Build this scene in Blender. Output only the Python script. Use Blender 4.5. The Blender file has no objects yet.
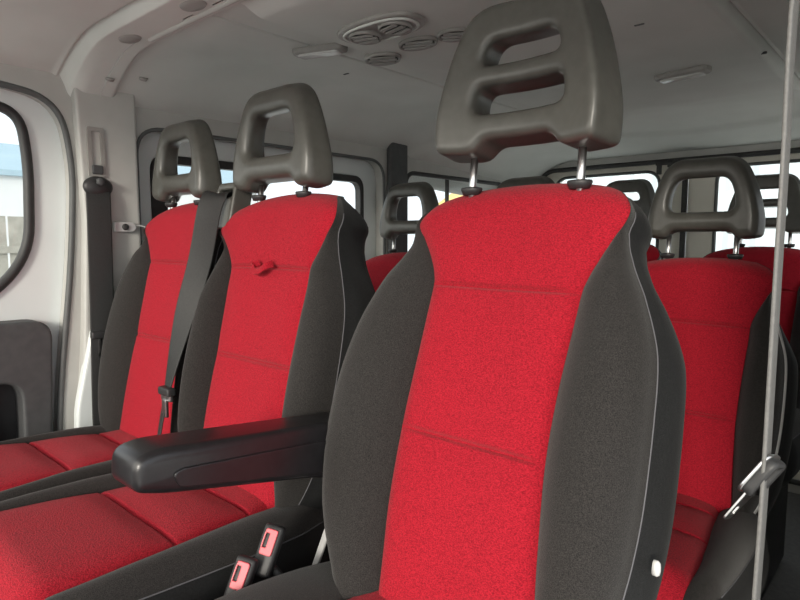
import bpy, bmesh, math, random
from mathutils import Vector, Matrix
random.seed(4)
SC = bpy.context.scene
COL = SC.collection
PI = math.pi

# ------------------------------------------------------------------ camera
cd = bpy.data.cameras.new('camera')
cam = bpy.data.objects.new('camera', cd)
COL.objects.link(cam)
cd.sensor_width = 36.0
cd.lens = 27.0
cd.clip_start = 0.02
cam.location = (0, 0, 1.25)
cam.rotation_euler = (math.radians(90 - 5.71), 0, math.radians(42))
SC.camera = cam

# ------------------------------------------------------------------ world, sun, exposure
SC.view_settings.view_transform = 'Standard'
SC.view_settings.look = 'None'
SC.view_settings.gamma = 1.0
SC.view_settings.exposure = 0.0
try:
    SC.view_settings.use_curve_mapping = False
except Exception:
    pass
W = bpy.data.worlds.new('hazy_winter_sky')
SC.world = W
W.use_nodes = True
wn, wl = W.node_tree.nodes, W.node_tree.links
wn.clear()
w_out = wn.new('ShaderNodeOutputWorld')
w_bg = wn.new('ShaderNodeBackground')
w_tc = wn.new('ShaderNodeTexCoord')
w_dot = wn.new('ShaderNodeVectorMath'); w_dot.operation = 'DOT_PRODUCT'
SUN_DIR = Vector((0.42, -0.86, 0.21)).normalized()      # towards the low hazy sun
w_dot.inputs[1].default_value = Vector((0.0, -0.98, 0.18)).normalized()   # haze is brightest ahead of the windscreen
w_mr = wn.new('ShaderNodeMapRange')
w_mr.inputs[1].default_value = 0.1
w_mr.inputs[2].default_value = 1.0
w_mr.inputs[3].default_value = 0.0
w_mr.inputs[4].default_value = 1.0
w_pw = wn.new('ShaderNodeMath'); w_pw.operation = 'POWER'; w_pw.inputs[1].default_value = 1.6
w_mix = wn.new('ShaderNodeMix'); w_mix.data_type = 'RGBA'
w_mix.inputs[6].default_value = (1.40, 1.46, 1.54, 1)
w_mix.inputs[7].default_value = (4.2, 4.0, 3.6, 1)
wl.new(w_tc.outputs['Generated'], w_dot.inputs[0])
wl.new(w_dot.outputs['Value'], w_mr.inputs[0])
wl.new(w_mr.outputs[0], w_pw.inputs[0])
wl.new(w_pw.outputs[0], w_mix.inputs[0])
wl.new(w_mix.outputs[2], w_bg.inputs[0])
w_bg.inputs[1].default_value = 1.0
wl.new(w_bg.outputs[0], w_out.inputs[0])

sd = bpy.data.lights.new('low_sun', 'SUN')
sd.energy = 2.7
sd.angle = math.radians(11)
sd.color = (1.0, 0.93, 0.82)
sun = bpy.data.objects.new('low_sun', sd)
COL.objects.link(sun)
sun.rotation_euler = SUN_DIR.to_track_quat('Z', 'Y').to_euler()
sun.location = (-4, -6, 4)


# ------------------------------------------------------------------ materials
def mat(name, col, rough=0.6, metal=0.0, col2=None, nscale=0, bump=0.0, bscale=0, spec=0.5, sheen=0.0, bdist=0.002, ntype='noise', stretch=None):
    m = bpy.data.materials.new(name)
    m.use_nodes = True
    nt = m.node_tree
    b = nt.nodes['Principled BSDF']
    b.inputs['Base Color'].default_value = (*col, 1)
    b.inputs['Roughness'].default_value = rough
    b.inputs['Metallic'].default_value = metal
    b.inputs['Specular IOR Level'].default_value = spec
    if sheen:
        b.inputs['Sheen Weight'].default_value = sheen
        b.inputs['Sheen Roughness'].default_value = 0.5
    tc0 = nt.nodes.new('ShaderNodeTexCoord')
    mp = nt.nodes.new('ShaderNodeMapping')
    mp.inputs['Scale'].default_value = stretch or (1, 1, 1)
    nt.links.new(tc0.outputs['Object'], mp.inputs['Vector'])
    if col2 is not None:
        if ntype == 'noise':
            n = nt.nodes.new('ShaderNodeTexNoise')
            n.inputs['Detail'].default_value = 4
            src = n.outputs['Fac']
        else:
            n = nt.nodes.new('ShaderNodeTexVoronoi')
            src = n.outputs['Distance']
        n.inputs['Scale'].default_value = nscale
        nt.links.new(mp.outputs[0], n.inputs['Vector'])
        r = nt.nodes.new('ShaderNodeValToRGB')
        r.color_ramp.elements[0].position = 0.34 if ntype == 'noise' else 0.1
        r.color_ramp.elements[1].position = 0.66 if ntype == 'noise' else 0.75
        r.color_ramp.elements[0].color = (*col, 1)
        r.color_ramp.elements[1].color = (*col2, 1)
        nt.links.new(src, r.inputs[0])
        nt.links.new(r.outputs[0], b.inputs['Base Color'])
    if bump:
        n2 = nt.nodes.new('ShaderNodeTexNoise')
        n2.inputs['Scale'].default_value = bscale
        n2.inputs['Detail'].default_value = 3
        nt.links.new(mp.outputs[0], n2.inputs['Vector'])
        bp = nt.nodes.new('ShaderNodeBump')
        bp.inputs['Strength'].default_value = bump
        bp.inputs['Distance'].default_value = bdist
        nt.links.new(n2.outputs['Fac'], bp.inputs['Height'])
        nt.links.new(bp.outputs[0], b.inputs['Normal'])
    return m


M = {}
M['red'] = mat('red_knit_fabric', (0.41, 0.013, 0.027), 0.85, col2=(0.19, 0.005, 0.012), nscale=430, bump=0.6, bscale=430, spec=0.10, sheen=0.06, bdist=0.003, stretch=(1, 1, 1.9))
M['black'] = mat('speckled_charcoal_fabric', (0.008, 0.0074, 0.0076), 0.9, col2=(0.037, 0.034, 0.032), nscale=900, bump=0.4, bscale=800, spec=0.15, sheen=0.12)
M['side'] = mat('plain_black_fabric', (0.008, 0.0085, 0.009), 0.75, col2=(0.013, 0.0135, 0.014), nscale=400, bump=0.25, bscale=600, spec=0.2, sheen=0.04)
M['piping'] = mat('grey_stitching', (0.10, 0.10, 0.11), 0.8)
M['plastic'] = mat('grained_grey_plastic', (0.064, 0.063, 0.056), 0.34, col2=(0.076, 0.075, 0.067), nscale=60, bump=0.12, bscale=700, spec=0.5, bdist=0.001)
M['armrest'] = mat('black_grained_vinyl', (0.011, 0.0105, 0.012), 0.30, col2=(0.015, 0.0145, 0.016), nscale=80, bump=0.12, bscale=800, spec=0.55, bdist=0.001)
M['darkplastic'] = mat('dark_plastic', (0.02, 0.02, 0.021), 0.5, col2=(0.026, 0.026, 0.027), nscale=50)
M['chrome'] = mat('brushed_steel', (0.52, 0.52, 0.52), 0.28, 1.0, col2=(0.62, 0.62, 0.62), nscale=40)
M['webbing'] = mat('black_belt_webbing', (0.012, 0.0125, 0.0125), 0.6, col2=(0.018, 0.018, 0.018), nscale=300, bump=0.3, bscale=900)
M['greyweb'] = mat('grey_belt_webbing', (0.12, 0.118, 0.115), 0.55, col2=(0.15, 0.148, 0.142), nscale=260, bump=0.3, bscale=900)
M['buckle'] = mat('red_release_button', (0.60, 0.10, 0.12), 0.35, col2=(0.56, 0.09, 0.11), nscale=30)
M['headliner'] = mat('grey_headliner_felt', (0.57, 0.585, 0.56), 0.95, col2=(0.62, 0.635, 0.61), nscale=5, bump=0.15, bscale=500, spec=0.1)
M['trim'] = mat('beige_grey_trim', (0.42, 0.42, 0.40), 0.6, col2=(0.45, 0.45, 0.43), nscale=14, bump=0.08, bscale=600)
M['white'] = mat('white_painted_metal', (0.66, 0.70, 0.70), 0.35, col2=(0.70, 0.74, 0.74), nscale=5)
M['cream'] = mat('cream_painted_metal', (0.62, 0.60, 0.53), 0.4, col2=(0.66, 0.64, 0.57), nscale=5)
M['seal'] = mat('grey_rubber_seal', (0.085, 0.09, 0.09), 0.6, col2=(0.10, 0.105, 0.105), nscale=30)
M['rubber'] = mat('black_rubber_seal', (0.022, 0.022, 0.023), 0.55, col2=(0.03, 0.03, 0.03), nscale=30)
M['card'] = mat('charcoal_door_card', (0.05, 0.052, 0.055), 0.6, col2=(0.062, 0.064, 0.066), nscale=40, bump=0.15, bscale=500)
M['shell'] = mat('pale_grey_seat_shell', (0.42, 0.42, 0.42), 0.45, col2=(0.46, 0.46, 0.46), nscale=20)
M['floor'] = mat('dark_rubber_flooring', (0.10, 0.10, 0.10), 0.7, col2=(0.13, 0.13, 0.13), nscale=60)
M['vent'] = mat('grey_vent_plastic', (0.27, 0.26, 0.245), 0.5, col2=(0.30, 0.29, 0.275), nscale=40)
M['slot'] = mat('dark_vent_slot', (0.02, 0.02, 0.02), 0.7, col2=(0.03, 0.03, 0.03), nscale=40)
M['lens'] = mat('clear_light_lens', (0.56, 0.56, 0.55), 0.2, col2=(0.5, 0.5, 0.5), nscale=90)
M['ground'] = mat('pale_yard_concrete', (0.52, 0.52, 0.50), 0.9, col2=(0.60, 0.60, 0.58), nscale=1.2)
M['cladding'] = mat('pale_blue_cladding', (0.42, 0.48, 0.53), 0.5, col2=(0.47, 0.53, 0.57), nscale=0.8)
M['yellow'] = mat('yellow_cladding', (0.60, 0.43, 0.16), 0.6, col2=(0.63, 0.47, 0.19), nscale=0.8)
M['whitewall'] = mat('white_shed_wall', (0.62, 0.64, 0.66), 0.6, col2=(0.66, 0.68, 0.69), nscale=0.8)
M['blueroof'] = mat('blue_grey_roof', (0.30, 0.42, 0.50), 0.6, col2=(0.34, 0.46, 0.54), nscale=0.8)
M['fence'] = mat('weathered_timber', (0.28, 0.27, 0.24), 0.85, col2=(0.38, 0.37, 0.33), nscale=6)


def glass_mat():
    m = bpy.data.materials.new('window_glass')
    m.use_nodes = True
    nt = m.node_tree
    nt.nodes.clear()
    o = nt.nodes.new('ShaderNodeOutputMaterial')
    t = nt.nodes.new('ShaderNodeBsdfTransparent'); t.inputs[0].default_value = (0.93, 0.95, 0.95, 1)
    g = nt.nodes.new('ShaderNodeBsdfGlossy'); g.inputs['Roughness'].default_value = 0.02
    mx = nt.nodes.new('ShaderNodeMixShader')
    mx.inputs[0].default_value = 0.025
    nt.links.new(t.outputs[0], mx.inputs[1])
    nt.links.new(g.outputs[0], mx.inputs[2])
    nt.links.new(mx.outputs[0], o.inputs[0])
    return m


M['glass'] = glass_mat()


# ------------------------------------------------------------------ helpers
def link(name, me, parent=None):
    o = bpy.data.objects.new(name, me)
    COL.objects.link(o)
    if parent:
        o.parent = parent
    return o


def tag(o, label=None, cat=None, group=None, kind=None):
    if label: o['label'] = label
    if cat: o['category'] = cat
    if group: o['group'] = group
    if kind: o['kind'] = kind
    return o


def thing(name, label, cat, loc=(0, 0, 0), group=None):
    o = bpy.data.objects.new(name, None)
    COL.objects.link(o)
    o.empty_display_size = 0.05
    o.location = loc
    return tag(o, label, cat, group)


def mesh(name, verts, faces, mats, parent=None, mi=None, smooth=True, mtx=None):
    me = bpy.data.meshes.new(name)
    me.from_pydata([tuple(v) for v in verts], [], faces)
    for m in (mats if isinstance(mats, (list, tuple)) else [mats]):
        me.materials.append(m)
    if mi:
        for p, k in zip(me.polygons, mi):
            p.material_index = k
    if mtx is not None:
        me.transform(mtx)
    me.validate()
    bm = bmesh.new(); bm.from_mesh(me)
    bmesh.ops.recalc_face_normals(bm, faces=bm.faces)
    bm.to_mesh(me); bm.free()
    for p in me.polygons:
        p.use_smooth = smooth
    me.update()
    return link(name, me, parent)


def from_bm(name, bm, m, parent=None, smooth=False, mtx=None):
    me = bpy.data.meshes.new(name)
    if mtx is not None:
        bmesh.ops.transform(bm, matrix=mtx, verts=bm.verts)
    bm.to_mesh(me); bm.free()
    me.materials.append(m)
    for p in me.polygons:
        p.use_smooth = smooth
    return link(name, me, parent)


def box_bm(bm, lo, hi, bev=0.0, seg=3):
    r = bmesh.ops.create_cube(bm, size=1.0)
    vs = r['verts']
    c = [(a + b) / 2 for a, b in zip(lo, hi)]
    s = [abs(b - a) for a, b in zip(lo, hi)]
    for v in vs:
        v.co = Vector((v.co.x * s[0] + c[0], v.co.y * s[1] + c[1], v.co.z * s[2] + c[2]))
    if bev > 0:
        es = list({e for v in vs for e in v.link_edges})
        bmesh.ops.bevel(bm, geom=es, offset=bev, segments=seg, affect='EDGES', profile=0.5)


def box(name, lo, hi, m, parent=None, bev=0.0, seg=3, mtx=None):
    bm = bmesh.new()
    box_bm(bm, lo, hi, bev, seg)
    return from_bm(name, bm, m, parent, smooth=bev > 0 and seg > 2, mtx=mtx)


def cr(p0, p1, p2, p3, t):
    return 0.5 * ((2 * p1) + (p2 - p0) * t + (2 * p0 - 5 * p1 + 4 * p2 - p3) * t * t + (3 * p1 - p0 - 3 * p2 + p3) * t ** 3)


def smooth_path(pts, n=6, closed=False):
    pts = [Vector(p) for p in pts]
    out = []
    N = len(pts)
    for i in range(N if closed else N - 1):
        if closed:
            a, b, c, d = pts[i - 1], pts[i], pts[(i + 1) % N], pts[(i + 2) % N]
        else:
            a, b, c, d = pts[max(i - 1, 0)], pts[i], pts[i + 1], pts[min(i + 2, N - 1)]
        for k in range(n):
            out.append(cr(a, b, c, d, k / n))
    if not closed:
        out.append(pts[-1])
    return out


def lerp_key(keys, x):
    """smooth interpolation through (position, value) keys"""
    if x <= keys[0][0]: return keys[0][1]
    if x >= keys[-1][0]: return keys[-1][1]
    for i in range(len(keys) - 1):
        if keys[i][0] <= x <= keys[i + 1][0]:
            t = (x - keys[i][0]) / (keys[i + 1][0] - keys[i][0])
            p0 = keys[max(i - 1, 0)][1]; p3 = keys[min(i + 2, len(keys) - 1)][1]
            return cr(p0, keys[i][1], keys[i + 1][1], p3, t)


def sstep(a, b, x):
    t = max(0.0, min(1.0, (x - a) / (b - a)))
    return t * t * (3 - 2 * t)


def tube_geo(path, r, n=8, closed=False):
    P = [Vector(p) for p in path]
    V, F = [], []
    N = len(P)
    ref = Vector((0.13, 0.37, 0.92)).normalized()
    for i, p in enumerate(P):
        if closed:
            t = P[(i + 1) % N] - P[i - 1]
        else:
            t = P[min(i + 1, N - 1)] - P[max(i - 1, 0)]
        t.normalize()
        if abs(t.dot(ref)) > 0.95:
            ref = Vector((1, 0.1, 0)).normalized()
        a = (ref - t * ref.dot(t)).normalized()
        b = t.cross(a)
        ref = a
        for k in range(n):
            an = 2 * PI * k / n
            V.append(p + (a * math.cos(an) + b * math.sin(an)) * r)
    for i in range(N if closed else N - 1):
        j = (i + 1) % N
        for k in range(n):
            F.append((i * n + k, i * n + (k + 1) % n, j * n + (k + 1) % n, j * n + k))
    if not closed:
        F.append(tuple(range(n)))
        F.append(tuple((N - 1) * n + k for k in range(n - 1, -1, -1)))
    return V, F


def tube(name, path, r, m, parent=None, n=8, closed=False, mtx=None):
    V, F = tube_geo(path, r, n, closed)
    return mesh(name, V, F, m, parent, mtx=mtx)


def ribbon(name, path, widths, m, parent=None, th=0.0014):
    """a belt: path points with a width direction vector each"""
    V, F = [], []
    P = [Vector(p) for p in path]
    N = len(P)
    for i, p in enumerate(P):
        t = (P[min(i + 1, N - 1)] - P[max(i - 1, 0)]).normalized()
        w = Vector(widths[i]); hw = w.length
        w = (w - t * w.dot(t)).normalized()
        nn = t.cross(w).normalized()
        for a, b in ((-1, -1), (-0.9, -1.25), (0.9, -1.25), (1, -1), (1, 1), (0.9, 1.25), (-0.9, 1.25), (-1, 1)):
            V.append(p + w * a * hw + nn * b * th)
    n = 8
    for i in range(N - 1):
        for k in range(n):
            F.append((i * n + k, i * n + (k + 1) % n, (i + 1) * n + (k + 1) % n, (i + 1) * n + k))
    F.append(tuple(range(n))); F.append(tuple((N - 1) * n + k for k in range(n)))
    return mesh(name, V, F, m, parent)


def lathe(name, prof, m, parent=None, n=28, mtx=None):
    V, F = [], []
    for r, z in prof:
        for k in range(n):
            a = 2 * PI * k / n
            V.append((r * math.cos(a), r * math.sin(a), z))
    for i in range(len(prof) - 1):
        for k in range(n):
            F.append((i * n + k, i * n + (k + 1) % n, (i + 1) * n + (k + 1) % n, (i + 1) * n + k))
    F.append(tuple(range(n - 1, -1, -1)))
    F.append(tuple((len(prof) - 1) * n + k for k in range(n)))
    return mesh(name, V, F, m, parent, mtx=mtx)


def rounded(pts, r, n=6):
    """2D polygon with rounded corners; r is one radius or one per corner"""
    out = []
    N = len(pts)
    for i in range(N):
        p = Vector(pts[i]).to_2d(); a = Vector(pts[i - 1]).to_2d(); b = Vector(pts[(i + 1) % N]).to_2d()
        rr = r[i] if isinstance(r, (list, tuple)) else r
        u = (a - p); v = (b - p)
        lu, lv = u.length, v.length
        u.normalize(); v.normalize()
        d = min(rr, lu * 0.49, lv * 0.49)
        if d <= 1e-5:
            out.append(p); continue
        p0 = p + u * d; p2 = p + v * d
        for k in range(n + 1):
            t = k / n
            out.append(p0 * (1 - t) ** 2 + p * 2 * t * (1 - t) + p2 * t * t)
    return out


def plate_mesh(outer, holes, thick, bevel=0.0, bres=2):
    """2D outline with holes, extruded: a mesh in the xy plane, thickness along z"""
    cu = bpy.data.curves.new('tmp', 'CURVE')
    cu.dimensions = '2D'
    cu.fill_mode = 'BOTH'
    cu.extrude = max(thick / 2 - bevel, 0)
    cu.bevel_depth = bevel
    cu.bevel_resolution = bres
    cu.offset = -bevel
    for ring in [outer] + list(holes):
        s = cu.splines.new('POLY')
        s.points.add(len(ring) - 1)
        for q, p in zip(s.points, ring):
            q.co = (p[0], p[1], 0, 1)
        s.use_cyclic_u = True
    o = bpy.data.objects.new('tmp', cu)
    COL.objects.link(o)
    dg = bpy.context.evaluated_depsgraph_get()
    dg.update()
    me = bpy.data.meshes.new_from_object(o.evaluated_get(dg))
    bpy.data.objects.remove(o)
    bpy.data.curves.remove(cu)
    return me


def finish_plate(name, me, m, parent, mtx, smooth=False):
    bm = bmesh.new(); bm.from_mesh(me)
    bmesh.ops.remove_doubles(bm, verts=bm.verts, dist=1e-5)
    bmesh.ops.transform(bm, matrix=mtx, verts=bm.verts)
    bmesh.ops.recalc_face_normals(bm, faces=bm.faces)
    bm.to_mesh(me); bm.free()
    me.name = name
    me.materials.clear(); me.materials.append(m)
    for p in me.polygons:
        p.use_smooth = smooth
    return link(name, me, parent)


def m_yz(x):      # plate (a,b) -> world (Y,Z) at X = x
    return Matrix(((0, 0, 1, x), (1, 0, 0, 0), (0, 1, 0, 0), (0, 0, 0, 1)))


def m_xz(y):      # plate (a,b) -> world (X,Z) at Y = y
    return Matrix(((1, 0, 0, 0), (0, 0, -1, y), (0, 1, 0, 0), (0, 0, 0, 1)))


def plate(name, outer, holes, thick, m, mtx, parent=None, bevel=0.0):
    return finish_plate(name, plate_mesh(outer, holes, thick, bevel), m, parent, mtx)


def organic(me, voxel, iters):
    """fuse and round a rough mesh"""
    t = link('tmp', me)
    a = t.modifiers.new('a', 'REMESH'); a.mode = 'VOXEL'; a.voxel_size = voxel
    b = t.modifiers.new('b', 'SMOOTH'); b.factor = 0.5; b.iterations = iters
    dg = bpy.context.evaluated_depsgraph_get(); dg.update()
    out = bpy.data.meshes.new_from_object(t.evaluated_get(dg))
    bpy.data.objects.remove(t)
    return out


# ------------------------------------------------------------------ padded cushions
def bez(p0, p1, p2, p3, t):
    u = 1 - t
    return tuple(u ** 3 * a + 3 * u * u * t * b + 3 * u * t * t * c + t ** 3 * d for a, b, c, d in zip(p0, p1, p2, p3))


def pad(name, parent, mtx, S, sub_red='centre_panel', label_red=None, shell=None):
    """Upholstered pad: local x across, z along its length, -y is the padded face.
    S: r (red half width), wl, wr (outline half widths), bp (bolster height) as keys along z; seams; D depth; z0, z1; round radius."""
    D, z0, z1, R = S['D'], S['z0'], S['z1'], S['R']
    rows = []
    n = int((z1 - R - z0) / 0.010)
    zs = [z0 + (z1 - R - z0) * i / n for i in range(n)]
    zs = [z for z in zs if min(abs(z - q) for q in S['seams']) > 0.014]
    for q in S['seams']:
        zs += [q + 0.0022 * k for k in range(-6, 7)]
    rows = [(z, 0.0) for z in sorted(zs) if z < z1 - R]
    for i in range(13):
        a = PI / 2 * i / 12
        rows.append((z1 - R + R * math.sin(a), 1 - math.cos(a)))
    NR, NB, NS, NK = 12, 10, 5, 4
    V, Rw = [], []
    off = S.get('off', [(0, 0), (1, 0)])
    for z, k in rows:
        r = lerp_key(S['r'], z)
        ctr = lerp_key(off, z)
        dz = min(abs(z - s) for s in S['seams'])
        seam = math.exp(-(dz / 0.0034) ** 2)
        wide = math.exp(-(dz / 0.03) ** 2)
        left, right = [], []
        for side, out, wk in ((-1, left, 'wl'), (1, right, 'wr')):
            r = lerp_key(S['rr'] if side > 0 and 'rr' in S else S['r'], z)
            w = max(lerp_key(S[wk], z), r + 0.017)
            d = w - r
            tp = S.get('taper', 0) * sstep(.58 * z1, .84 * z1, z)
            bp = lerp_key(S['bp'], z) * min(1.0, d / 0.07)
            pts = []
            for i in range(NR):                               # red half, from the centre outwards
                t = i / NR
                puff = S['puff'] * (1 - t ** 4) * (1 - 0.40 * wide) - 0.0075 * seam * (1 - t ** 8) * 1.25
                # hollow of the seat face
                hol = S.get('hollow', 0.010) * (1 - t * t)
                pts.append((r * t, -puff + hol))
            edge = 0.006
            for i in range(NB):
                t = i / NB
                x, y = bez((r, edge), (r + 0.18 * d, -bp * 1.15), (w - 0.016 + 0.02 * d, -bp * 1.25), (w - 0.016, 0.024), t)
                pts.append((x, y))
            for i in range(NS):
                t = i / NS
                x, y = bez((w - 0.016, 0.024), (w + 0.006 - .012 * tp, 0.045), (w + 0.012 - .045 * tp, D * 0.75), (w - 0.025 - .03 * tp, D), t)
                pts.append((x, y))
            for i in range(NK + 1):
                t = i / NK
                pts.append(((w - 0.025 - .03 * tp) * (1 - t), D + 0.012 * t))
            for x, y in pts:
                ym = D * 0.55
                yy = y + (ym - y) * k
                zz = z - S.get('arch', 0) * (x / .19) ** 2 * sstep(z1 - .22, z1 - .03, z)
                out.append(Vector((side * x + ctr, yy, zz)))
        Rw.append((left, right))
    half = len(Rw[0][0])
    ncol = 2 * half - 1
    for left, right in Rw:
        V += left[::-1] + right[1:]
    nrow = len(rows)
    iL, iR = half - 1 - NR, half - 1 + NR
    pL, pR = iL - NB, iR + NB
    regs = {'red': [], 'body': []}
    mi = []
    for j in range(nrow - 1):
        for i in range(ncol - 1):
            f = (j * ncol + i, j * ncol + i + 1, (j + 1) * ncol + i + 1, (j + 1) * ncol + i)
            if iL <= i < iR:
                regs['red'].append(f)
            else:
                regs['body'].append(f)
                mi.append(0 if pL <= i < pR else 1)
    # close: back seam and bottom
    for j in range(nrow - 1):
        pass
    bottom = tuple(range(ncol - 1))
    V2 = V

    def sub(faces):
        used = sorted({q for f in faces for q in f})
        ix = {q: a for a, q in enumerate(used)}
        return [V2[q] for q in used], [tuple(ix[q] for q in f) for f in faces]

    vb, fb = sub(regs['body'] + [bottom]); mi.append(1)
    body = mesh(name, vb, fb, [M['black'], shell or M['side']], parent, mi, mtx=mtx)
    vr, fr = sub(regs['red'])
    redp = mesh(sub_red, vr, fr, M['red'], body, mtx=mtx)
    if label_red: redp['label'] = label_red
    za, zb = S.get('pipe', (z0 + 0.03, z1 - R))
    for c in (pL, pR):
        path = [V[j * ncol + c] + Vector((0, -0.0005, 0)) for j in range(nrow) if za <= rows[j][0] <= zb]
        tube('piping', path, S.get('pr', 0.0012), S.get('pm', M['piping']), body, n=6, mtx=mtx)
    return body


def recline(x, y, z, deg):
    return Matrix.Translation((x, y, z)) @ Matrix.Rotation(math.radians(-deg), 4, 'X')


def lying(x, y, z, deg):
    base = Matrix(((-1, 0, 0, 0), (0, 0, -1, 0), (0, -1, 0, 0), (0, 0, 0, 1)))
    return Matrix.Translation((x, y, z)) @ Matrix.Rotation(math.radians(-deg), 4, 'X') @ base


# ------------------------------------------------------------------ headrests
def headrest_mesh(kind):
    if kind == 'single':
        out = rounded([(-.136, .002), (-.088, -.004), (-.072, .017), (.072, .017), (.088, -.004), (.136, .002), (.139, .05), (.120, .130), (.086, .203), (-.086, .203), (-.120, .130), (-.139, .05)],
                      [.012, .012, .015, .015, .012, .012, .03, .06, .075, .075, .06, .03])
        holes = [rounded([(-.082, .064), (.082, .064), (.079, .110), (.062, .152), (-.062, .152), (-.079, .110)], [.02, .02, .03, .022, .022, .03])]
        th = 0.070
    else:
        out = rounded([(-.142, .000), (-.078, .000), (-.060, .022), (.060, .022), (.078, .000), (.142, .000), (.146, .055), (.126, .150), (.090, .234), (-.090, .234), (-.126, .150), (-.146, .055)],
                      [.012, .012, .018, .018, .012, .012, .03, .08, .055, .055, .08, .03])
        holes = [rounded([(-.083, .060), (.083, .060), (.078, .104), (-.078, .104)], .017),
                 rounded([(-.073, .136), (.073, .136), (.060, .176), (-.060, .176)], [.014, .014, .028, .028])]
        th = 0.078
    me = plate_mesh(out, holes, th, 0.019 if kind == 'single' else 0.011, 3)
    me = organic(me, 0.0035, 14 if kind == 'single' else 14)
    H = 0.2 if kind == 'single' else 0.23
    for v in me.vertices:
        x, z, y = v.co.x, v.co.y, -v.co.z
        # thinner towards the top, flanks swept back, gentle wrap
        t = max(0, min(1, z / H))
        y = y * (1.0 - 0.30 * t)
        y += (-0.2 if kind == 'single' else -1.3) * x * x - 0.02 * t + (0.0 if kind == 'single' else 0.012)
        q = sstep(th / 2, -th / 2, -v.co.z)         # 0 at the back, 1 at the front face
        x *= 1 - 0.08 * q
        z -= 0.012 * q * t * t
        v.co = (x, y, z)
    for p in me.polygons:
        p.use_smooth = True
    me.materials.clear(); me.materials.append(M['plastic'])
    return me


HR = {'single': headrest_mesh('single'), 'double': headrest_mesh('double')}


def headrest(parent, kind, x, y, z, seat_top, tilt=6, gap=0.083, sc=1.0, shift=0.0):
    me = HR[kind].copy()
    me.name = 'headrest'
    me.transform(Matrix.Translation((x, y, z)) @ Matrix.Rotation(math.radians(-tilt), 4, 'X') @ Matrix.Scale(sc, 4))
    h = link('headrest', me, parent)
    for s in (-1, 1):
        px = x + s * gap + shift
        a = Vector((px, y + 0.004, z + 0.012)); b = Vector((px, y + 0.004 - 0.008, seat_top - 0.03))
        tube('post', [a, a.lerp(b, .5), b], 0.0062, M['chrome'], h, n=12)
        lathe('post_guide', [(0.012, -0.010), (0.0150, -0.003), (0.0155, 0.0), (0.0145, 0.002), (0.008, 0.003)], M['darkplastic'], parent, 20,
              Matrix.Translation((px, b.y, seat_top + 0.002)) @ Matrix.Scale(1.2, 4, (1, 0, 0)))
    return h


exec_parts = []
# ------------------------------------------------------------------ the setting
FLOOR = 0.15
XL, XR, YR = -1.75, 0.01, 3.05
fl = box('floor', (-1.84, -0.9, FLOOR - 0.04), (0.05, 3.12, FLOOR), M['floor']); tag(fl, kind='structure')


def ceil_z(X, Y):
    z = 1.745
    c = abs(X + 0.88)
    if c > 0.60:
        z -= (0.125 - 0.055 * sstep(.66, .58, Y)) * ((c - 0.60) / 0.27) ** 2
    # raised cab roof panel in front of the hoop, lower duct pod down the middle behind it
    z -= 0.026 * sstep(-1.130, -1.110, X) * sstep(-0.35, -0.385, X) * sstep(0.72, 0.80, Y) * sstep(2.45, 2.2, Y)
    z += 0.012 * math.exp(-((X + 1.24) / 0.004) ** 2) * sstep(0.74, 0.78, Y) * sstep(2.5, 2.3, Y)
    z += 0.014 * math.exp(-((X + 0.365) / 0.004) ** 2) * sstep(0.74, 0.78, Y) * sstep(2.4, 2.25, Y)
    # hoop over the pillars
    hoop = sstep(0.612, 0.626, Y) * sstep(0.742, 0.724, Y)
    z -= 0.018 * hoop
    z += 0.010 * math.exp(-((Y - 0.606) / 0.005) ** 2)
    # rear trim falling to the doors
    arc = 2.72 - 0.75 * (X + 0.75) ** 2
    z -= 0.014 * sstep(arc - 0.02, arc + 0.02, Y)
    z -= 0.065 * sstep(arc - .5, 3.05, Y) ** 1.3
    return z


xs = [XL - 0.08 + (XR - XL + 0.10) * i / 170 for i in range(171)]
for q in (-1.24, -1.12, -.3675, -.365):
    xs += [q + .002 * k for k in range(-9, 10)]
xs = sorted(set(round(x, 4) for x in xs))
ys = sorted([-0.45 + (3.07 + 0.45) * i / 200 for i in range(201)] + [.58 + .003 * i for i in range(72)])
V = [(x, y, ceil_z(x, y)) for y in ys for x in xs]
nx = len(xs)
F = [(j * nx + i, j * nx + i + 1, (j + 1) * nx + i + 1, (j + 1) * nx + i) for j in range(len(ys) - 1) for i in range(nx - 1)]
ce = mesh('ceiling', V, F, M['headliner']); tag(ce, kind='structure')
sm = ce.modifiers.new('roof', 'SOLIDIFY'); sm.thickness = 0.03; sm.offset = 1.0

# left side: wall with front door, sliding door and rear window openings
front_open = rounded([(-.50, .30), (.545, .30), (.552, .74), (.612, 1.20), (.628, 1.45), (.60, 1.615), (.42, 1.638), (-.50, 1.640)], [.02, .10, .3, .3, .3, .09, .1, .02], 8)
slide_open = rounded([(.80, .22), (1.835, .22), (1.835, 1.575), (.80, 1.575)], [.05, .05, .085, .085], 8)
rear_win_open = rounded([(1.968, .98), (2.76, .98), (2.76, 1.54), (1.968, 1.54)], .06, 8)
wl_ = plate('wall_left', [(-.55, FLOOR), (3.1, FLOOR), (3.1, 1.72), (-.55, 1.72)], [front_open, slide_open, rear_win_open], 0.05, M['trim'], m_yz(-1.765))
tag(wl_, kind='structure')

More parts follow.
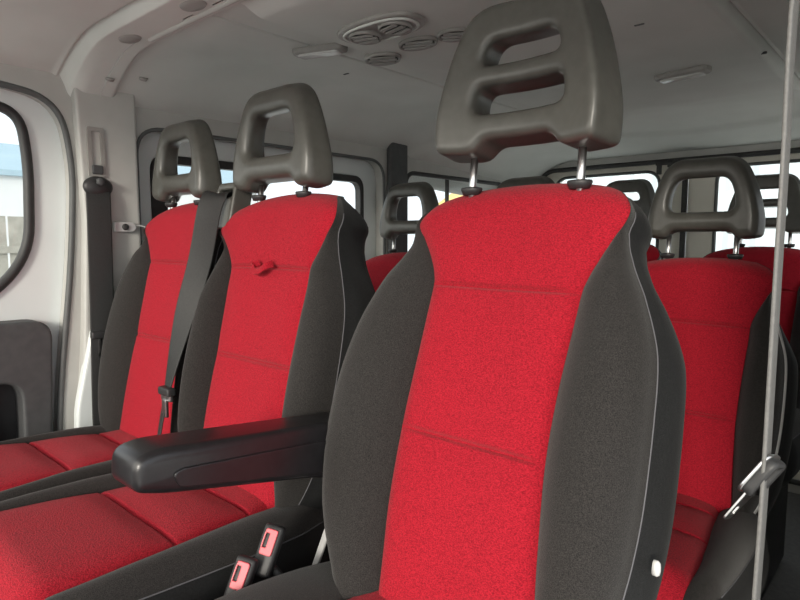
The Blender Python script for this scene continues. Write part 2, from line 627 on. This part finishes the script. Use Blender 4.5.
# front left door
door1 = thing('door_1', None, None); tag(door1, kind='structure')
door_out = rounded([(-.52, .28), (.565, .28), (.572, .74), (.632, 1.20), (.648, 1.45), (.62, 1.655), (.44, 1.68), (-.52, 1.68)], [.02, .10, .3, .3, .3, .09, .1, .02], 8)
win_out = rounded([(-.40, 1.07), (.39, 1.07), (.53, 1.20), (.54, 1.45), (.525, 1.585), (.40, 1.59), (-.30, 1.59)], [.03, .16, .14, .1, .07, .06, .05], 8)
plate('door_panel', door_out, [win_out], 0.04, M['white'], m_yz(-1.811), door1, bevel=0.006)
ow = win_out
gl = plate('window_glass', win_out, [], 0.004, M['glass'], m_yz(-1.818), door1)
tube('window_seal', [(-1.790, p[0] - .004, p[1]) for p in ow], 0.013, M['rubber'], door1, n=8, closed=True)
tube('door_seal', [(-1.742, p[0], p[1]) for p in front_open], 0.008, M['seal'], door1, n=8, closed=True)
card = rounded([(-.42, .36), (.50, .36), (.537, .74), (.552, 1.042), (-.42, 1.052)], [.05, .07, .2, .055, .05], 8)
pocket = rounded([(-.2, .42), (.42, .42), (.47, .70), (.47, .89), (.10, .89), (-.2, .80)], [.05, .06, .1, .05, .1, .05], 8)
dc = plate('door_card', card, [pocket], 0.07, M['card'], m_yz(-1.757), door1, bevel=0.008)
pk = rounded([(-.2 - .01, .42 - .01), (.43, .41), (.48, .70), (.48, .90), (.10, .90), (-.21, .81)], .05, 6)
plate('card_recess', pk, [], 0.006, M['darkplastic'], m_yz(-1.788), dc)
bm = bmesh.new(); box_bm(bm, (-1.79, .36, .70), (-1.735, .41, .88), .008, 3)
from_bm('pull_handle', bm, M['trim'], dc, True)

# pillar between the doors, left side
pil = plate('trim_1', rounded([(.640, .55), (.79, .55), (.79, 1.70), (.628, 1.70), (.640, 1.3), (.622, .98), (.60, .76), (.60, .55)], .02), [], 0.035, M['trim'], m_yz(-1.727), None, bevel=0.008)
tag(pil, kind='structure')
sill = plate('trim_2', rounded([(.56, .25), (.80, .25), (.80, .80), (.66, .80), (.64, 1.02), (.59, .8)], .03), [], 0.03, M['white'], m_yz(-1.712), None, bevel=0.008)
tag(sill, kind='structure')

# sliding side door with its own window
door2 = thing('door_2', None, None); tag(door2, kind='structure')
sw_open = rounded([(.865, 1.0), (1.765, 1.0), (1.765, 1.51), (.865, 1.51)], [.05, .05, .055, .055], 8)
plate('door_panel', rounded([(.77, .19), (1.865, .19), (1.865, 1.605), (.77, 1.605)], [.05, .05, .085, .085], 8), [sw_open], 0.035, M['white'], m_yz(-1.810), door2, bevel=0.006)
g2 = rounded([(.915, 1.03), (1.745, 1.03), (1.745, 1.485), (.915, 1.485)], .04, 8)
plate('window_frame', sw_open, [g2], 0.03, M['rubber'], m_yz(-1.806), door2)
plate('window_glass', g2, [], 0.004, M['glass'], m_yz(-1.812), door2)
tube('door_seal', [(-1.742, p[0], p[1]) for p in slide_open], 0.006, M['seal'], door2, n=8, closed=True)

# pillar behind the sliding door, then the rear side window
p3 = plate('trim_3', rounded([(1.848, .25), (1.952, .25), (1.952, 1.66), (1.848, 1.66)], .02), [], 0.03, M['card'], m_yz(-1.725), None, bevel=0.008)
tag(p3, kind='structure')
w1 = thing('window_1', None, None); tag(w1, kind='structure')
plate('window_glass', rear_win_open, [], 0.004, M['glass'], m_yz(-1.785), w1)
tube('window_seal', [(-1.74, p[0], p[1]) for p in rear_win_open], 0.010, M['rubber'], w1, closed=True)
box('window_bar', (-1.775, 2.29, .98), (-1.76, 2.303, 1.535), M['rubber'], w1)

# rear wall and its two doors
ro = rounded([(-1.68, .2), (-.12, .2), (-.12, 1.625), (-1.68, 1.625)], [.05, .05, .10, .10], 8)
wr_ = plate('wall_rear', [(-1.79, FLOOR), (.03, FLOOR), (.03, 1.75), (-1.79, 1.75)], [ro], 0.05, M['trim'], m_xz(3.055))
tag(wr_, kind='structure')
for nm, x0, x1, wx0, wx1 in (('door_3', -1.675, -.925, -1.60, -1.045), ('door_4', -.915, -.125, -.79, -.21)):
    d = thing(nm, None, None); tag(d, kind='structure')
    wo = rounded([(wx0, 1.0), (wx1, 1.0), (wx1, 1.585), (wx0, 1.585)], [.05, .05, .075, .075], 8)
    plate('door_panel', rounded([(x0, .205), (x1, .205), (x1, 1.62), (x0, 1.62)], [.03, .03, .06, .06], 8), [wo], 0.04, M['cream'], m_xz(3.075), d, bevel=0.006)
    plate('window_glass', wo, [], 0.004, M['glass'], m_xz(3.085), d)
    tube('window_seal', [(p[0], 3.055, p[1]) for p in wo], 0.008, M['seal'], d, closed=True)
    sx = x1 if nm == 'door_3' else x0
    if nm == 'door_3':
        box('centre_seal', (x1 - .012, 3.035, .22), (x1 + .012, 3.056, 1.615), M['rubber'], d, .004, 2)
tube('trim_4', [(p[0], 3.026, p[1]) for p in ro], 0.012, M['rubber'], None, closed=True)['kind'] = 'structure'
lt = thing('door_latch', 'black latch at the top of the rear doors, above the headrest', 'latch', (-.92, 3.0, 1.61))
lb = box('body', (-.07, -.02, -.02), (.05, .02, .02), M['rubber'], lt, .005, 2)
box('lever', (-.12, -.03, -.008), (.10, -.018, .006), M['rubber'], lt, .003, 2)
box('catch', (-.115, -.03, -.05), (-.095, -.01, .0), M['rubber'], lt, .003, 2)
lathe('knob', [(.004, 0), (.014, .002), (.014, .01), (.008, .014)], M['darkplastic'], lt, 16, Matrix.Translation((-.03, -.02, 0)) @ Matrix.Rotation(PI / 2, 4, 'X'))

# right side wall behind the driver's door opening, and the cab front below the windscreen
rw_open = rounded([(1.05, .98), (1.85, .98), (1.85, 1.53), (1.05, 1.53)], .06, 8)
rw_open2 = rounded([(2.05, .98), (2.75, .98), (2.75, 1.53), (2.05, 1.53)], .06, 8)
wr2 = plate('wall_right', [(.80, FLOOR), (3.1, FLOOR), (3.1, 1.72), (.80, 1.72)], [rw_open2], 0.05, M['trim'], m_yz(0.03))  # unseen; blocks light, its first window left out to darken the rear rows
tag(wr2, kind='structure')
wf = box('wall_front', (-1.78, -.92, FLOOR), (.05, -.86, .74), M['darkplastic']); tag(wf, kind='structure')  # unseen; top kept low so more light reaches the cushions

# ------------------------------------------------------------------ seats
TOPW = 0.11


def back_spec(wide_l, wide_r, H=0.588, r=0.13, seams=None):
    f = H / 0.588
    rk = [(-.1, .104), (0, .114), (.10, .124), (.20, .126), (.30, .127), (.38, .130), (.42, .133), (.455, .150), (.50, .178), (.53, .198), (.55, .193), (.57, .172), (.59, .124)]
    wk = [(-.1, .17), (-.03, .195), (.05, .238), (.11, .256), (.18, .266), (.27, .266), (.35, .256), (.42, .236), (.48, .213), (.51, .212), (.53, .212), (.55, .207), (.57, .188), (.59, .142)]
    rk2 = [(-.1, .142), (0, .140), (.10, .132)] + rk[3:-7] + [(.42, .131), (.455, .141), (.50, .157), (.53, .170), (.55, .167), (.57, .146), (.59, .106)]
    wk2 = wk[:-7] + [(.42, .226), (.48, .196), (.51, .186), (.53, .180), (.55, .174), (.57, .156), (.59, .116)]
    k0 = 0.266 - 0.13

    def w(target, wk, rk):
        q = (target - 0.13) / k0
        out = []
        for z, v in wk:
            rr = lerp_key(rk, z)
            out.append((z * f, rr + (v - rr) * q if v > rr else v))
        return out
    rr = [(z * f, v * r / 0.13) for z, v in rk]
    return dict(D=.135, arch=.026, taper=1.0, z0=-.10, z1=H, R=.062, r=rr, rr=[(z * f, v * (1 + (r / 0.13 - 1) * sstep(.50, .36, z))) for z, v in rk2], wl=w(wide_l, wk, rk), wr=w(wide_r, wk2, rk2), bp=[(-.1, .02), (.05, .045), (.2, .055), (.35, .05), (.45, .032), (.52, .012), (.6, 0)],
                puff=.016, seams=list(seams) if seams else [.200 * f, .412 * f], pipe=(-.05, .552 * f))


def cushion_spec(wl, wr, L=.50, r=.135, seams=(.17, .32), r_front=.17):
    return dict(D=.16, z0=-.02, z1=L, R=.07, r=[(-.02, r - .02), (.1, r - .01), (.3, r + .02), (.42, r_front), (L, r_front)],
                wl=[(-.02, wl - .03), (.06, wl - .01), (.2, wl), (.42, wl), (L - .02, wl - .02), (L, wl - .04)],
                wr=[(-.02, wr - .03), (.06, wr - .01), (.2, wr), (.42, wr), (L - .02, wr - .02), (L, wr - .04)],
                bp=[(-.02, .015), (.15, .026), (.35, .022), (L, .01)], puff=.020, hollow=.006, seams=list(seams), pipe=(0, L - .08))


# driver's seat
DX = -0.480
ds = thing('driver_seat', 'big red and black driver seat in front with armrest and two-slot headrest', 'car seat', (DX, .62, FLOOR))


def off(parent):
    return Matrix.Translation(-Vector(parent.location))


def place_children(root):
    """children were modelled in world space: bring them under the root's own origin"""
    inv = Matrix.Translation(-root.location)
    for c in root.children_recursive:
        if c.type == 'MESH':
            c.data.transform(inv)


pad('backrest', ds, recline(DX - .004, .585, .765, 22.5), dict(back_spec(.284, .258, H=.642, r=.126), taper=.45, off=[(-.1, .030), (0, .024), (.10, .014), (.22, .004), (.32, 0), (.7, 0)]))
pad('cushion', ds, lying(DX, .61, .738, 2), cushion_spec(.262, .268))
headrest(ds, 'double', DX - .008, .824, 1.382, 1.331, tilt=7, gap=.094, sc=1.03, shift=.002)

# armrest, hinged on the inner side of the backrest
arm_side = rounded([(.700, .853), (.705, .946), (.60, .958), (.345, .986), (.313, .980), (.310, .937), (.350, .924), (.60, .870), (.64, .856)], [.03, .03, .04, .03, .018, .014, .02, .03, .02], 6)
me = plate_mesh(arm_side, [], .080, .0125, 4)
ar = finish_plate('armrest', me, M['armrest'], ds, m_yz(-.757), True)
pan = rounded([(.685, .866), (.69, .920), (.60, .932), (.370, .955), (.358, .950), (.366, .930), (.60, .880)], .008, 4)
me = plate_mesh(pan, [], .006, .002, 2)
finish_plate('armrest_panel', me, M['armrest'], ar, m_yz(-.7165), False)
lathe('hinge', [(.01, -.03), (.032, -.028), (.032, .02), (.01, .022)], M['darkplastic'], ar, 24, Matrix.Translation((-.735, .69, .915)) @ Matrix.Rotation(PI / 2, 4, 'Y'))
# base, trim plug and recline hinge cover
box('seat_base', (DX - .20, .16, FLOOR), (DX + .20, .60, .64), M['darkplastic'], ds, .02, 3)
plug = lathe('trim_plug', [(.002, .004), (.005, .003), (.0065, 0), (.0065, -.006)], M['lens'], ds, 18,
             Matrix.Translation((-.212, .665, .885)) @ Matrix.Rotation(PI / 2, 4, 'Y') @ Matrix.Scale(.8, 4) @ Matrix.Scale(1.8, 4, (-1, .0, 0)))
plug['label'] = 'pale oval plug low on the seat side'
place_children(ds)

# double passenger bench
BX, FX = -1.030, -1.425
pb = thing('passenger_bench', 'double red and black front passenger bench beside the left door', 'car seat', (-1.2, .62, FLOOR))
bn = pad('backrest', pb, recline(BX, .635, .768, 14), back_spec(.222, .246, H=.614, r=.146, seams=(.245, .440)))
bf = pad('backrest', pb, recline(FX, .635, .768, 14), back_spec(.268, .175, H=.614, r=.138, seams=(.245, .440)))
pad('cushion', pb, lying(-1.015, .70, .752, 4), cushion_spec(.235, .225, L=.52, seams=(.115, .265), r=.140))
pad('cushion', pb, lying(-1.445, .70, .752, 4), cushion_spec(.215, .185, L=.52, seams=(.115, .265), r=.13))
headrest(pb, 'single', -1.066, .800, 1.359, 1.345, tilt=6, gap=.078, sc=1.07, shift=.004)
headrest(pb, 'single', -1.466, .800, 1.353, 1.345, tilt=6, gap=.074, sc=1.0)
box('seat_base', (-1.62, .18, FLOOR), (-.84, .62, .62), M['darkplastic'], pb, .02, 3)
loop = smooth_path([(-1.055, .735, 1.203), (-1.062, .722, 1.197), (-1.05, .716, 1.187), (-1.03, .714, 1.187), (-1.015, .720, 1.197), (-1.01, .735, 1.203)], 5)
ribbon('pull_loop', loop, [(0, .003, .006)] * len(loop), M['red'], bn)
place_children(pb)


# rear rows
def rear_seat(name, X, Y, ztop, label, group, kind):
    root = thing(name, label, 'car seat', (X, Y - .15, FLOOR), group)
    a = 18
    H = .60
    zb = ztop - (H - .02) * math.cos(math.radians(a))
    yb = Y - H * math.sin(math.radians(a)) - .02
    S = back_spec(.225, .225, H=H)
    S['pm'] = M['shell']; S['pr'] = .0045; S['pipe'] = (-.05, .54)
    pad('backrest', root, recline(X, yb, zb, a), S)
    pad('cushion', root, lying(X, yb + .05, zb + .0, 5), cushion_spec(.23, .23, L=.50, seams=(.10, .26)))
    if kind == 'double':
        headrest(root, 'double', X, Y + .035, ztop + .050, ztop + .006, tilt=6, gap=.080, sc=.95)
    else:
        headrest(root, 'single', X - .012, Y + .035, ztop + .050, ztop + .006, tilt=6, gap=.080, sc=1.01)
    box('seat_base', (X - .16, yb - .40, FLOOR), (X + .16, yb + .02, zb - .12), M['darkplastic'], root, .02, 3)
    place_children(root)
    return root


rear_seat('rear_seat', -.445, 1.62, 1.205, 'red and black rear seat directly behind the driver seat, headrest with one opening', 'second row rear seats', 'single')
rear_seat('rear_seat', -.960, 1.62, 1.192, 'rear seat in the second row almost hidden behind the driver seat', 'second row rear seats', 'single')
rear_seat('rear_seat', -1.430, 1.62, 1.205, 'rear seat beside the sliding door, seen between bench and driver seat', 'second row rear seats', 'single')
rear_seat('rear_seat', -.495, 2.55, 1.225, 'back row seat by the right rear window, two-slot headrest behind belt', 'third row rear seats', 'double')
rear_seat('rear_seat', -1.02, 2.55, 1.240, 'back row middle seat whose dark headrest shows beside the driver headrest', 'third row rear seats', 'double')
rear_seat('rear_seat', -1.485, 2.55, 1.225, 'back row seat in the left rear corner, nearly hidden', 'third row rear seats', 'double')


# ------------------------------------------------------------------ belts and buckles
# belt of the middle passenger, out of the housing on the bench top
sb = thing('seat_belt', 'black seat belt hanging down between the two passenger backrests', 'seat belt', (-1.235, .76, 1.31))
path = smooth_path([(-1.255, .800, 1.345), (-1.248, .760, 1.355), (-1.245, .735, 1.320), (-1.255, .712, 1.20), (-1.272, .680, 1.08), (-1.265, .640, .96), (-1.262, .615, .87), (-1.262, .60, .80)], 6)
n = len(path)
wd = []
for i in range(n):
    t = i / (n - 1)
    w = .026 * (1 - .55 * sstep(.55, .95, t))
    a = math.radians(58 - 72 * sstep(.35, .85, t))
    wd.append((w * math.cos(a), w * math.sin(a), 0))
ribbon('webbing', path, wd, M['webbing'], sb)
hs = plate('belt_guide', rounded([(-.044, -.035), (.044, -.035), (.040, .075), (-.034, .075)], [.006, .006, .014, .014], 4),
           [rounded([(-.031, .040), (.031, .040), (.029, .058), (-.027, .058)], .005, 4)], .05, M['plastic'],
           Matrix.Translation((-1.250, .790, 1.305)) @ Matrix.Rotation(math.radians(-14), 4, 'X') @ m_xz(0), sb, bevel=.006)
bm = bmesh.new(); box_bm(bm, (-1.276, .617, .895), (-1.234, .627, .912), .003, 2); box_bm(bm, (-1.262, .612, .86), (-1.244, .620, .90), .002, 2)
from_bm('tongue', bm, M['chrome'], sb)
box('tongue_grip', (-1.279, .612, .908), (-1.232, .632, .926), M['darkplastic'], sb, .004, 3)
place_children(sb)

# belt on the left pillar
pbelt = thing('seat_belt', 'black seat belt hanging straight down the left door pillar', 'seat belt', (-1.695, .67, 1.39))
path = [(-1.700, .672, 1.385), (-1.688, .668, 1.36), (-1.684, .665, 1.25), (-1.684, .66, 1.0), (-1.686, .655, .80), (-1.690, .655, .66)]
path = smooth_path(path, 5)
ribbon('webbing', path, [(0.004, .030, 0)] * len(path), M['webbing'], pbelt)
lathe('guide', [(.01, -.01), (.024, -.008), (.028, .002), (.022, .010), (.008, .013)], M['darkplastic'], pbelt, 24,
      Matrix.Translation((-1.700, .672, 1.392)) @ Matrix.Rotation(PI / 2, 4, 'Y') @ Matrix.Scale(1.4, 4, (0, 1, 0)))
lathe('guide_bolt', [(.004, 0), (.012, .001), (.011, .008), (.004, .010)], M['card'], pbelt, 6,
      Matrix.Translation((-1.682, .672, 1.405)) @ Matrix.Rotation(PI / 2, 4, 'Y'))
box('tongue_grip', (-1.690, .628, .985), (-1.672, .682, 1.005), M['darkplastic'], pbelt, .004, 3)
bm = bmesh.new()
box_bm(bm, (-1.684, .648, .935), (-1.680, .652, .988)); box_bm(bm, (-1.684, .672, .935), (-1.680, .676, .988)); box_bm(bm, (-1.684, .648, .935), (-1.680, .676, .945))
from_bm('tongue', bm, M['chrome'], pbelt)
place_children(pbelt)
sl = thing('belt_height_slider', 'grey belt height slider set in the left door pillar', 'belt adjuster', (-1.708, .675, 1.46))
plate('track', rounded([(-.022, -.04), (.022, -.04), (.022, .09), (-.022, .09)], .005, 4), [rounded([(-.012, -.03), (.012, -.03), (.012, .08), (-.012, .08)], .003, 3)], .006, M['vent'], m_yz(0.002), sl)
box('slide', (-.004, -.014, -.034), (.010, .014, -.010), M['card'], sl, .003, 2)

# the driver's own belt, edge-on close to the camera
db = thing('seat_belt', 'grey seat belt hanging edge-on at the right with a metal tongue', 'seat belt', (-.12, .72, 1.0))
path = smooth_path([(-.03, .82, 1.64), (-.085, .765, 1.60), (-.121, .722, 1.53), (-.124, .72, 1.30), (-.124, .72, 1.0), (-.126, .72, .80), (-.128, .72, .35), (-.128, .72, FLOOR + .01)], 6)
vd = Vector((-.124, .72, 0)).normalized()
wv = (vd * .976 + Vector((vd.y, -vd.x, 0)) * .10) * .023
ribbon('webbing', path, [tuple(wv)] * len(path), M['greyweb'], db, th=.0016)
q = Matrix.Translation((-.124, .713, 1.000)) @ Matrix.Rotation(math.radians(14), 4, 'Z') @ Matrix.Rotation(math.radians(-58), 4, 'Y') @ Matrix.Rotation(math.radians(-28), 4, 'X')
me = plate_mesh(rounded([(-.024, -.017), (.024, -.017), (.024, .017), (-.024, .017)], .011, 5), [rounded([(-.016, -.006), (.016, -.006), (.016, .004), (-.016, .004)], .003, 3)], .012, .004, 2)
finish_plate('tongue_grip', me, M['darkplastic'], db, q, True)
me = plate_mesh(rounded([(-.062, -.008), (-.010, -.012), (-.010, .012), (-.062, .008)], .004, 3), [rounded([(-.054, -.004), (-.042, -.004), (-.042, .004), (-.054, .004)], .002, 3)], .0028, .0006, 1)
finish_plate('tongue', me, M['chrome'], db, q, False)
me = plate_mesh(rounded([(-.026, -.019), (.026, -.019), (.026, .019), (-.026, .019)], .012, 5), [rounded([(-.020, -.013), (.020, -.013), (.020, .013), (-.020, .013)], .008, 4)], .004, .0012, 1)
finish_plate('tongue_frame', me, M['chrome'], db, q @ Matrix.Translation((0, 0, .006)), True)
place_children(db)

# buckles between bench and driver seat
for k, (x, y, z, lab) in enumerate(((-.752, .535, .782, 'red-buttoned seat belt buckle nearest the bench backrest'),
                                    (-.745, .478, .755, 'red-buttoned seat belt buckle lower down and partly hidden'))):
    b = thing('belt_buckle', lab, 'buckle', (x, y, z), 'belt buckles beside the bench')
    Q = Matrix.Rotation(math.radians(38), 4, 'Z') @ Matrix.Rotation(math.radians(-28), 4, 'X') @ Matrix.Rotation(math.radians(14), 4, 'Y')
    box('housing', (-.016, -.012, -.055), (.016, .012, .022), M['darkplastic'], b, .006, 3, mtx=Q)
    me = plate_mesh(rounded([(-.010, -.020), (.010, -.020), (.010, .019), (-.010, .019)], .004, 3), [rounded([(-.010 + .0015, -.009), (-.002, -.009), (-.002, .012), (-.010 + .0015, .012)], .001, 3)], .006, .0015, 2)
    btn = finish_plate('release_button', me, M['buckle'], b, Q @ Matrix.Translation((0, -.0135, -.004)) @ Matrix.Rotation(PI / 2, 4, 'X'), False)
    tube('stalk', [(0, 0, -.05), (.0, .03, -.10), (.0, .05, -.16)], .009, M['darkplastic'], b, 8)
st = thing('buckle_strap', 'pale metal buckle stalk beside the driver backrest', 'buckle', (-.728, .618, .750))
box('blade', (-.006, -.003, -.06), (.006, .003, .06), M['shell'], st, .002, 2, mtx=Matrix.Rotation(math.radians(24), 4, 'Y'))
tube('sleeve', [(.0, .0, -.06), (-.02, 0, -.11)], .012, M['darkplastic'], st, 10)

# bracket with a bolt hole on the pillar, and pillar screws
br = thing('pillar_bracket', 'small pale bracket with a bolt hole on the left pillar', 'bracket', (-1.706, .742, 1.286))
plate('plate', rounded([(-.032, -.014), (.020, -.014), (.028, -.006), (.028, .006), (.020, .014), (-.032, .014)], .004, 3), [], .012, M['shell'], m_yz(.006), br, bevel=.003)
lathe('bolt', [(.003, 0), (.009, .001), (.009, .004), (.006, .006)], M['slot'], br, 16, Matrix.Translation((.012, -.004, 0)) @ Matrix.Rotation(PI / 2, 4, 'Y'))
tube('wire', smooth_path([(.006, .022, .004), (.012, .05, .002), (.016, .075, -.02), (.014, .085, -.05)], 5), .0022, M['shell'], br, 6)

# ------------------------------------------------------------------ ceiling fittings
def on_ceiling(X, Y, dz=0.0):
    return (X, Y, ceil_z(X, Y) + dz)


def round_vent(parent, x, y, r, rot):
    Q = Matrix.Translation((x, y, 0)) @ Matrix.Rotation(rot, 4, 'Z')
    o = lathe('round_vent', [(r * .80, .002), (r * .84, -.006), (r * .95, -.009), (r, -.004), (r, .004)], M['vent'], parent, 32, Q)
    lathe('dark_well', [(r * .3, -.0005), (r * .82, -.0065), (r * .82, -.0055)], M['slot'], o, 28, Q)
    for k in (-1, 0, 1):
        bm = bmesh.new()
        hw = r * .78 * math.sqrt(max(.1, 1 - (k * .5) ** 2))
        box_bm(bm, (-hw, k * r * .5 - r * .15, -.010), (hw, k * r * .5 + r * .15, -.0065), .0012, 2)
        from_bm('louvre', bm, M['vent'], o, False, Q @ Matrix.Rotation(math.radians(0), 4, 'X'))
    return o


vc = thing('air_vent_console', 'oval console with two round air vents on the ceiling', 'air vent', on_ceiling(-.958, .998))
def oval(a, b, n=40): return [(a * (abs(math.cos(t)) ** .8) * (1 if math.cos(t) > 0 else -1), b * (abs(math.sin(t)) ** .8) * (1 if math.sin(t) > 0 else -1)) for t in [2 * PI * i / n for i in range(n)]]
finish_plate('surround', plate_mesh(oval(.115, .062), [], .012, .005, 2), M['vent'], vc, Matrix.Translation((0, 0, -.002)), False)
finish_plate('surround_rim', plate_mesh(oval(.100, .052), [oval(.093, .046)], .006, .002, 2), M['headliner'], vc, Matrix.Translation((0, 0, -.009)), False)
round_vent(vc, -.046, 0, .038, math.radians(20)).location = (0, 0, -.008)
round_vent(vc, .046, 0, .038, math.radians(-10)).location = (0, 0, -.008)
for X, Y, lab, sx, r in ((-1.106, 1.162, 'small round ceiling vent on the edge of the roof pod', 1.25, .042),
                         (-.959, 1.129, 'wide oval ceiling lens, shaped as a vent, between console and driver headrest', 1.5, .036),  # stands for a smooth dome lens, built with vent louvres
                         (-.857, 1.139, 'round ceiling vent half hidden by the driver headrest', 1.2, .036)):
    v = thing('ceiling_vent', lab, 'air vent', on_ceiling(X, Y), 'ceiling air vents')
    round_vent(v, 0, 0, r, math.radians(35))
    for c in v.children_recursive:
        c.data.transform(Matrix.Scale(sx, 4, (1, 0, 0)))
for X, Y, lab, rz in ((-1.233, 1.059, 'slim ceiling light with a clear lens on the left of the roof', 20), (-.573, 1.818, 'slim ceiling light right of the driver headrest', -8)):
    c = thing('ceiling_light', lab, 'ceiling light', on_ceiling(X, Y), 'slim ceiling lights')
    Q = Matrix.Rotation(math.radians(rz), 4, 'Z')
    finish_plate('housing', plate_mesh(rounded([(-.075, -.024), (.075, -.024), (.075, .024), (-.075, .024)], .018, 6), [], .024, .008, 2), M['vent'], c, Q @ Matrix.Translation((0, 0, -.004)), True)
    finish_plate('lens', plate_mesh(rounded([(-.060, -.018), (.060, -.018), (.060, .018), (-.060, .018)], .012, 6), [], .010, .003, 2), M['lens'], c, Q @ Matrix.Translation((0, 0, -.015)), True)

# grab bar moulding and its recess on the hoop
gb = tube('trim_5', smooth_path([*[(x, .708, ceil_z(x, .708) + .002) for x in (-1.44, -1.41, -1.3, -1.2, -1.1, -.95, -.8, -.6)]], 6), .008, M['trim'], None, 10)
gb['kind'] = 'structure'
k = 0
for X, Y, lab in ((-1.47, .672, 'oval recess cap at the end of the roof hoop moulding'), (-1.17, .668, 'oval cap on the roof hoop near the top of the view')):
    o = lathe('moulding_cap', [(.006, -.004), (.020, -.003), (.024, .002), (.024, .006)], M['vent'], None, 22, Matrix.Scale(1.7, 4, (1, 0, 0)))
    o.location = on_ceiling(X, Y); tag(o, lab, 'cap', 'caps on the roof hoop')
for X, Y, lab in ((-1.66, .70, 'small round clip low on the roof hoop, nearer the door'), (-1.66, .79, 'small round clip low on the roof hoop, nearer the passenger headrest')):
    o = lathe('hoop_clip', [(.004, -.004), (.010, -.003), (.012, .002), (.012, .006)], M['vent'], None, 18)
    o.location = on_ceiling(X, Y); o.rotation_euler = (0, math.radians(32), 0); tag(o, lab, 'clip', 'clips on the roof hoop')
for X, Y, lab in ((-.602, 1.265, 'dark slot clip in the headliner nearest the driver headrest top'), (-.525, 1.365, 'dark slot clip in the headliner just right of the first'),
                  (-.375, 1.80, 'dark slot clip by the headliner groove, close to the hanging belt'), (-1.36, 1.27, 'dark slot clip above the bench headrests')):
    o = box('headliner_clip', (-.011, -.0035, -.002), (.011, .0035, .004), M['card'], None, .002, 2)
    o.location = on_ceiling(X, Y); tag(o, lab, 'clip', 'slot clips in the headliner')

# ------------------------------------------------------------------ outside
gd = box('ground', (-70, -60, -.75), (60, 70, -.62), M['ground']); tag(gd, kind='structure')


def corrugated(name, x0, x1, y, z0, z1, pitch, depth, m, parent, axis='x'):
    V, F = [], []
    n = int(abs(x1 - x0) / (pitch / 4))
    prof = [0, 0, depth, depth]
    for i in range(n + 1):
        a = x0 + (x1 - x0) * i / n
        b = y - prof[i % 4]
        for z in (z0, z1):
            V.append((a, b, z) if axis == 'x' else (b, a, z))
    for i in range(n):
        F.append((2 * i, 2 * i + 2, 2 * i + 3, 2 * i + 1))
    return mesh(name, V, F, m, parent, smooth=False)


bd = thing('warehouse', 'pale blue corrugated warehouse seen through the rear door windows', 'building', (-1.3, 14, -.62))
corrugated('wall', -10.3 + 3, 9, 0, 0, 7.0 - .9, .5, .07, M['cladding'], bd)
box('roof', (-10.3 + 3, .02, 6.0), (9.2, 9, 6.3), M['blueroof'], bd, .03, 2)
box('end_wall', (-7.3, .0, 0), (-7.2, 9, 6.1), M['cladding'], bd)
yb = thing('yellow_building', 'yellow gabled building seen through the rear side window', 'building', (-17.7, 27, -.62))
gab = [(-3.2, 0), (5.4, 0), (5.4, 7.2), (2.0, 7.2), (-3.2, 3.4)]
finish_plate('wall', plate_mesh(gab, [], 4.0, 0), M['yellow'], yb, Matrix.Rotation(math.radians(35), 4, 'Z') @ m_xz(0), False)
sh = thing('shed', 'white shed with a blue grey roof beyond the left door window', 'building', (-26, 6, -.62))
box('wall', (-4, -12, 0), (0, 12, 4.3), M['whitewall'], sh)
rf = [(0.25, 4.25), (0.25, 4.45), (-2, 5.7), (-4.2, 4.45), (-4.2, 4.25)]
finish_plate('roof', plate_mesh(rf, [], 24.6, 0), M['blueroof'], sh, m_xz(0), False)
fe = thing('timber_fence', 'weathered timber fence outside the left door window', 'fence', (-9, 2.5, -.62))
bm = bmesh.new()
for i in range(34):
    y = -3.6 + i * .22
    box_bm(bm, (-.012, y, .05), (.012, y + .19, 2.15 + .03 * random.random()))
from_bm('boards', bm, M['fence'], fe)
for z in (.5, 1.7):
    box('rail', (.012, -3.6, z), (.06, 3.9, z + .09), M['fence'], fe)
for y in (-3.4, -1.0, 1.4, 3.7):
    box('post', (.012, y, 0), (.11, y + .1, 2.2), M['fence'], fe)
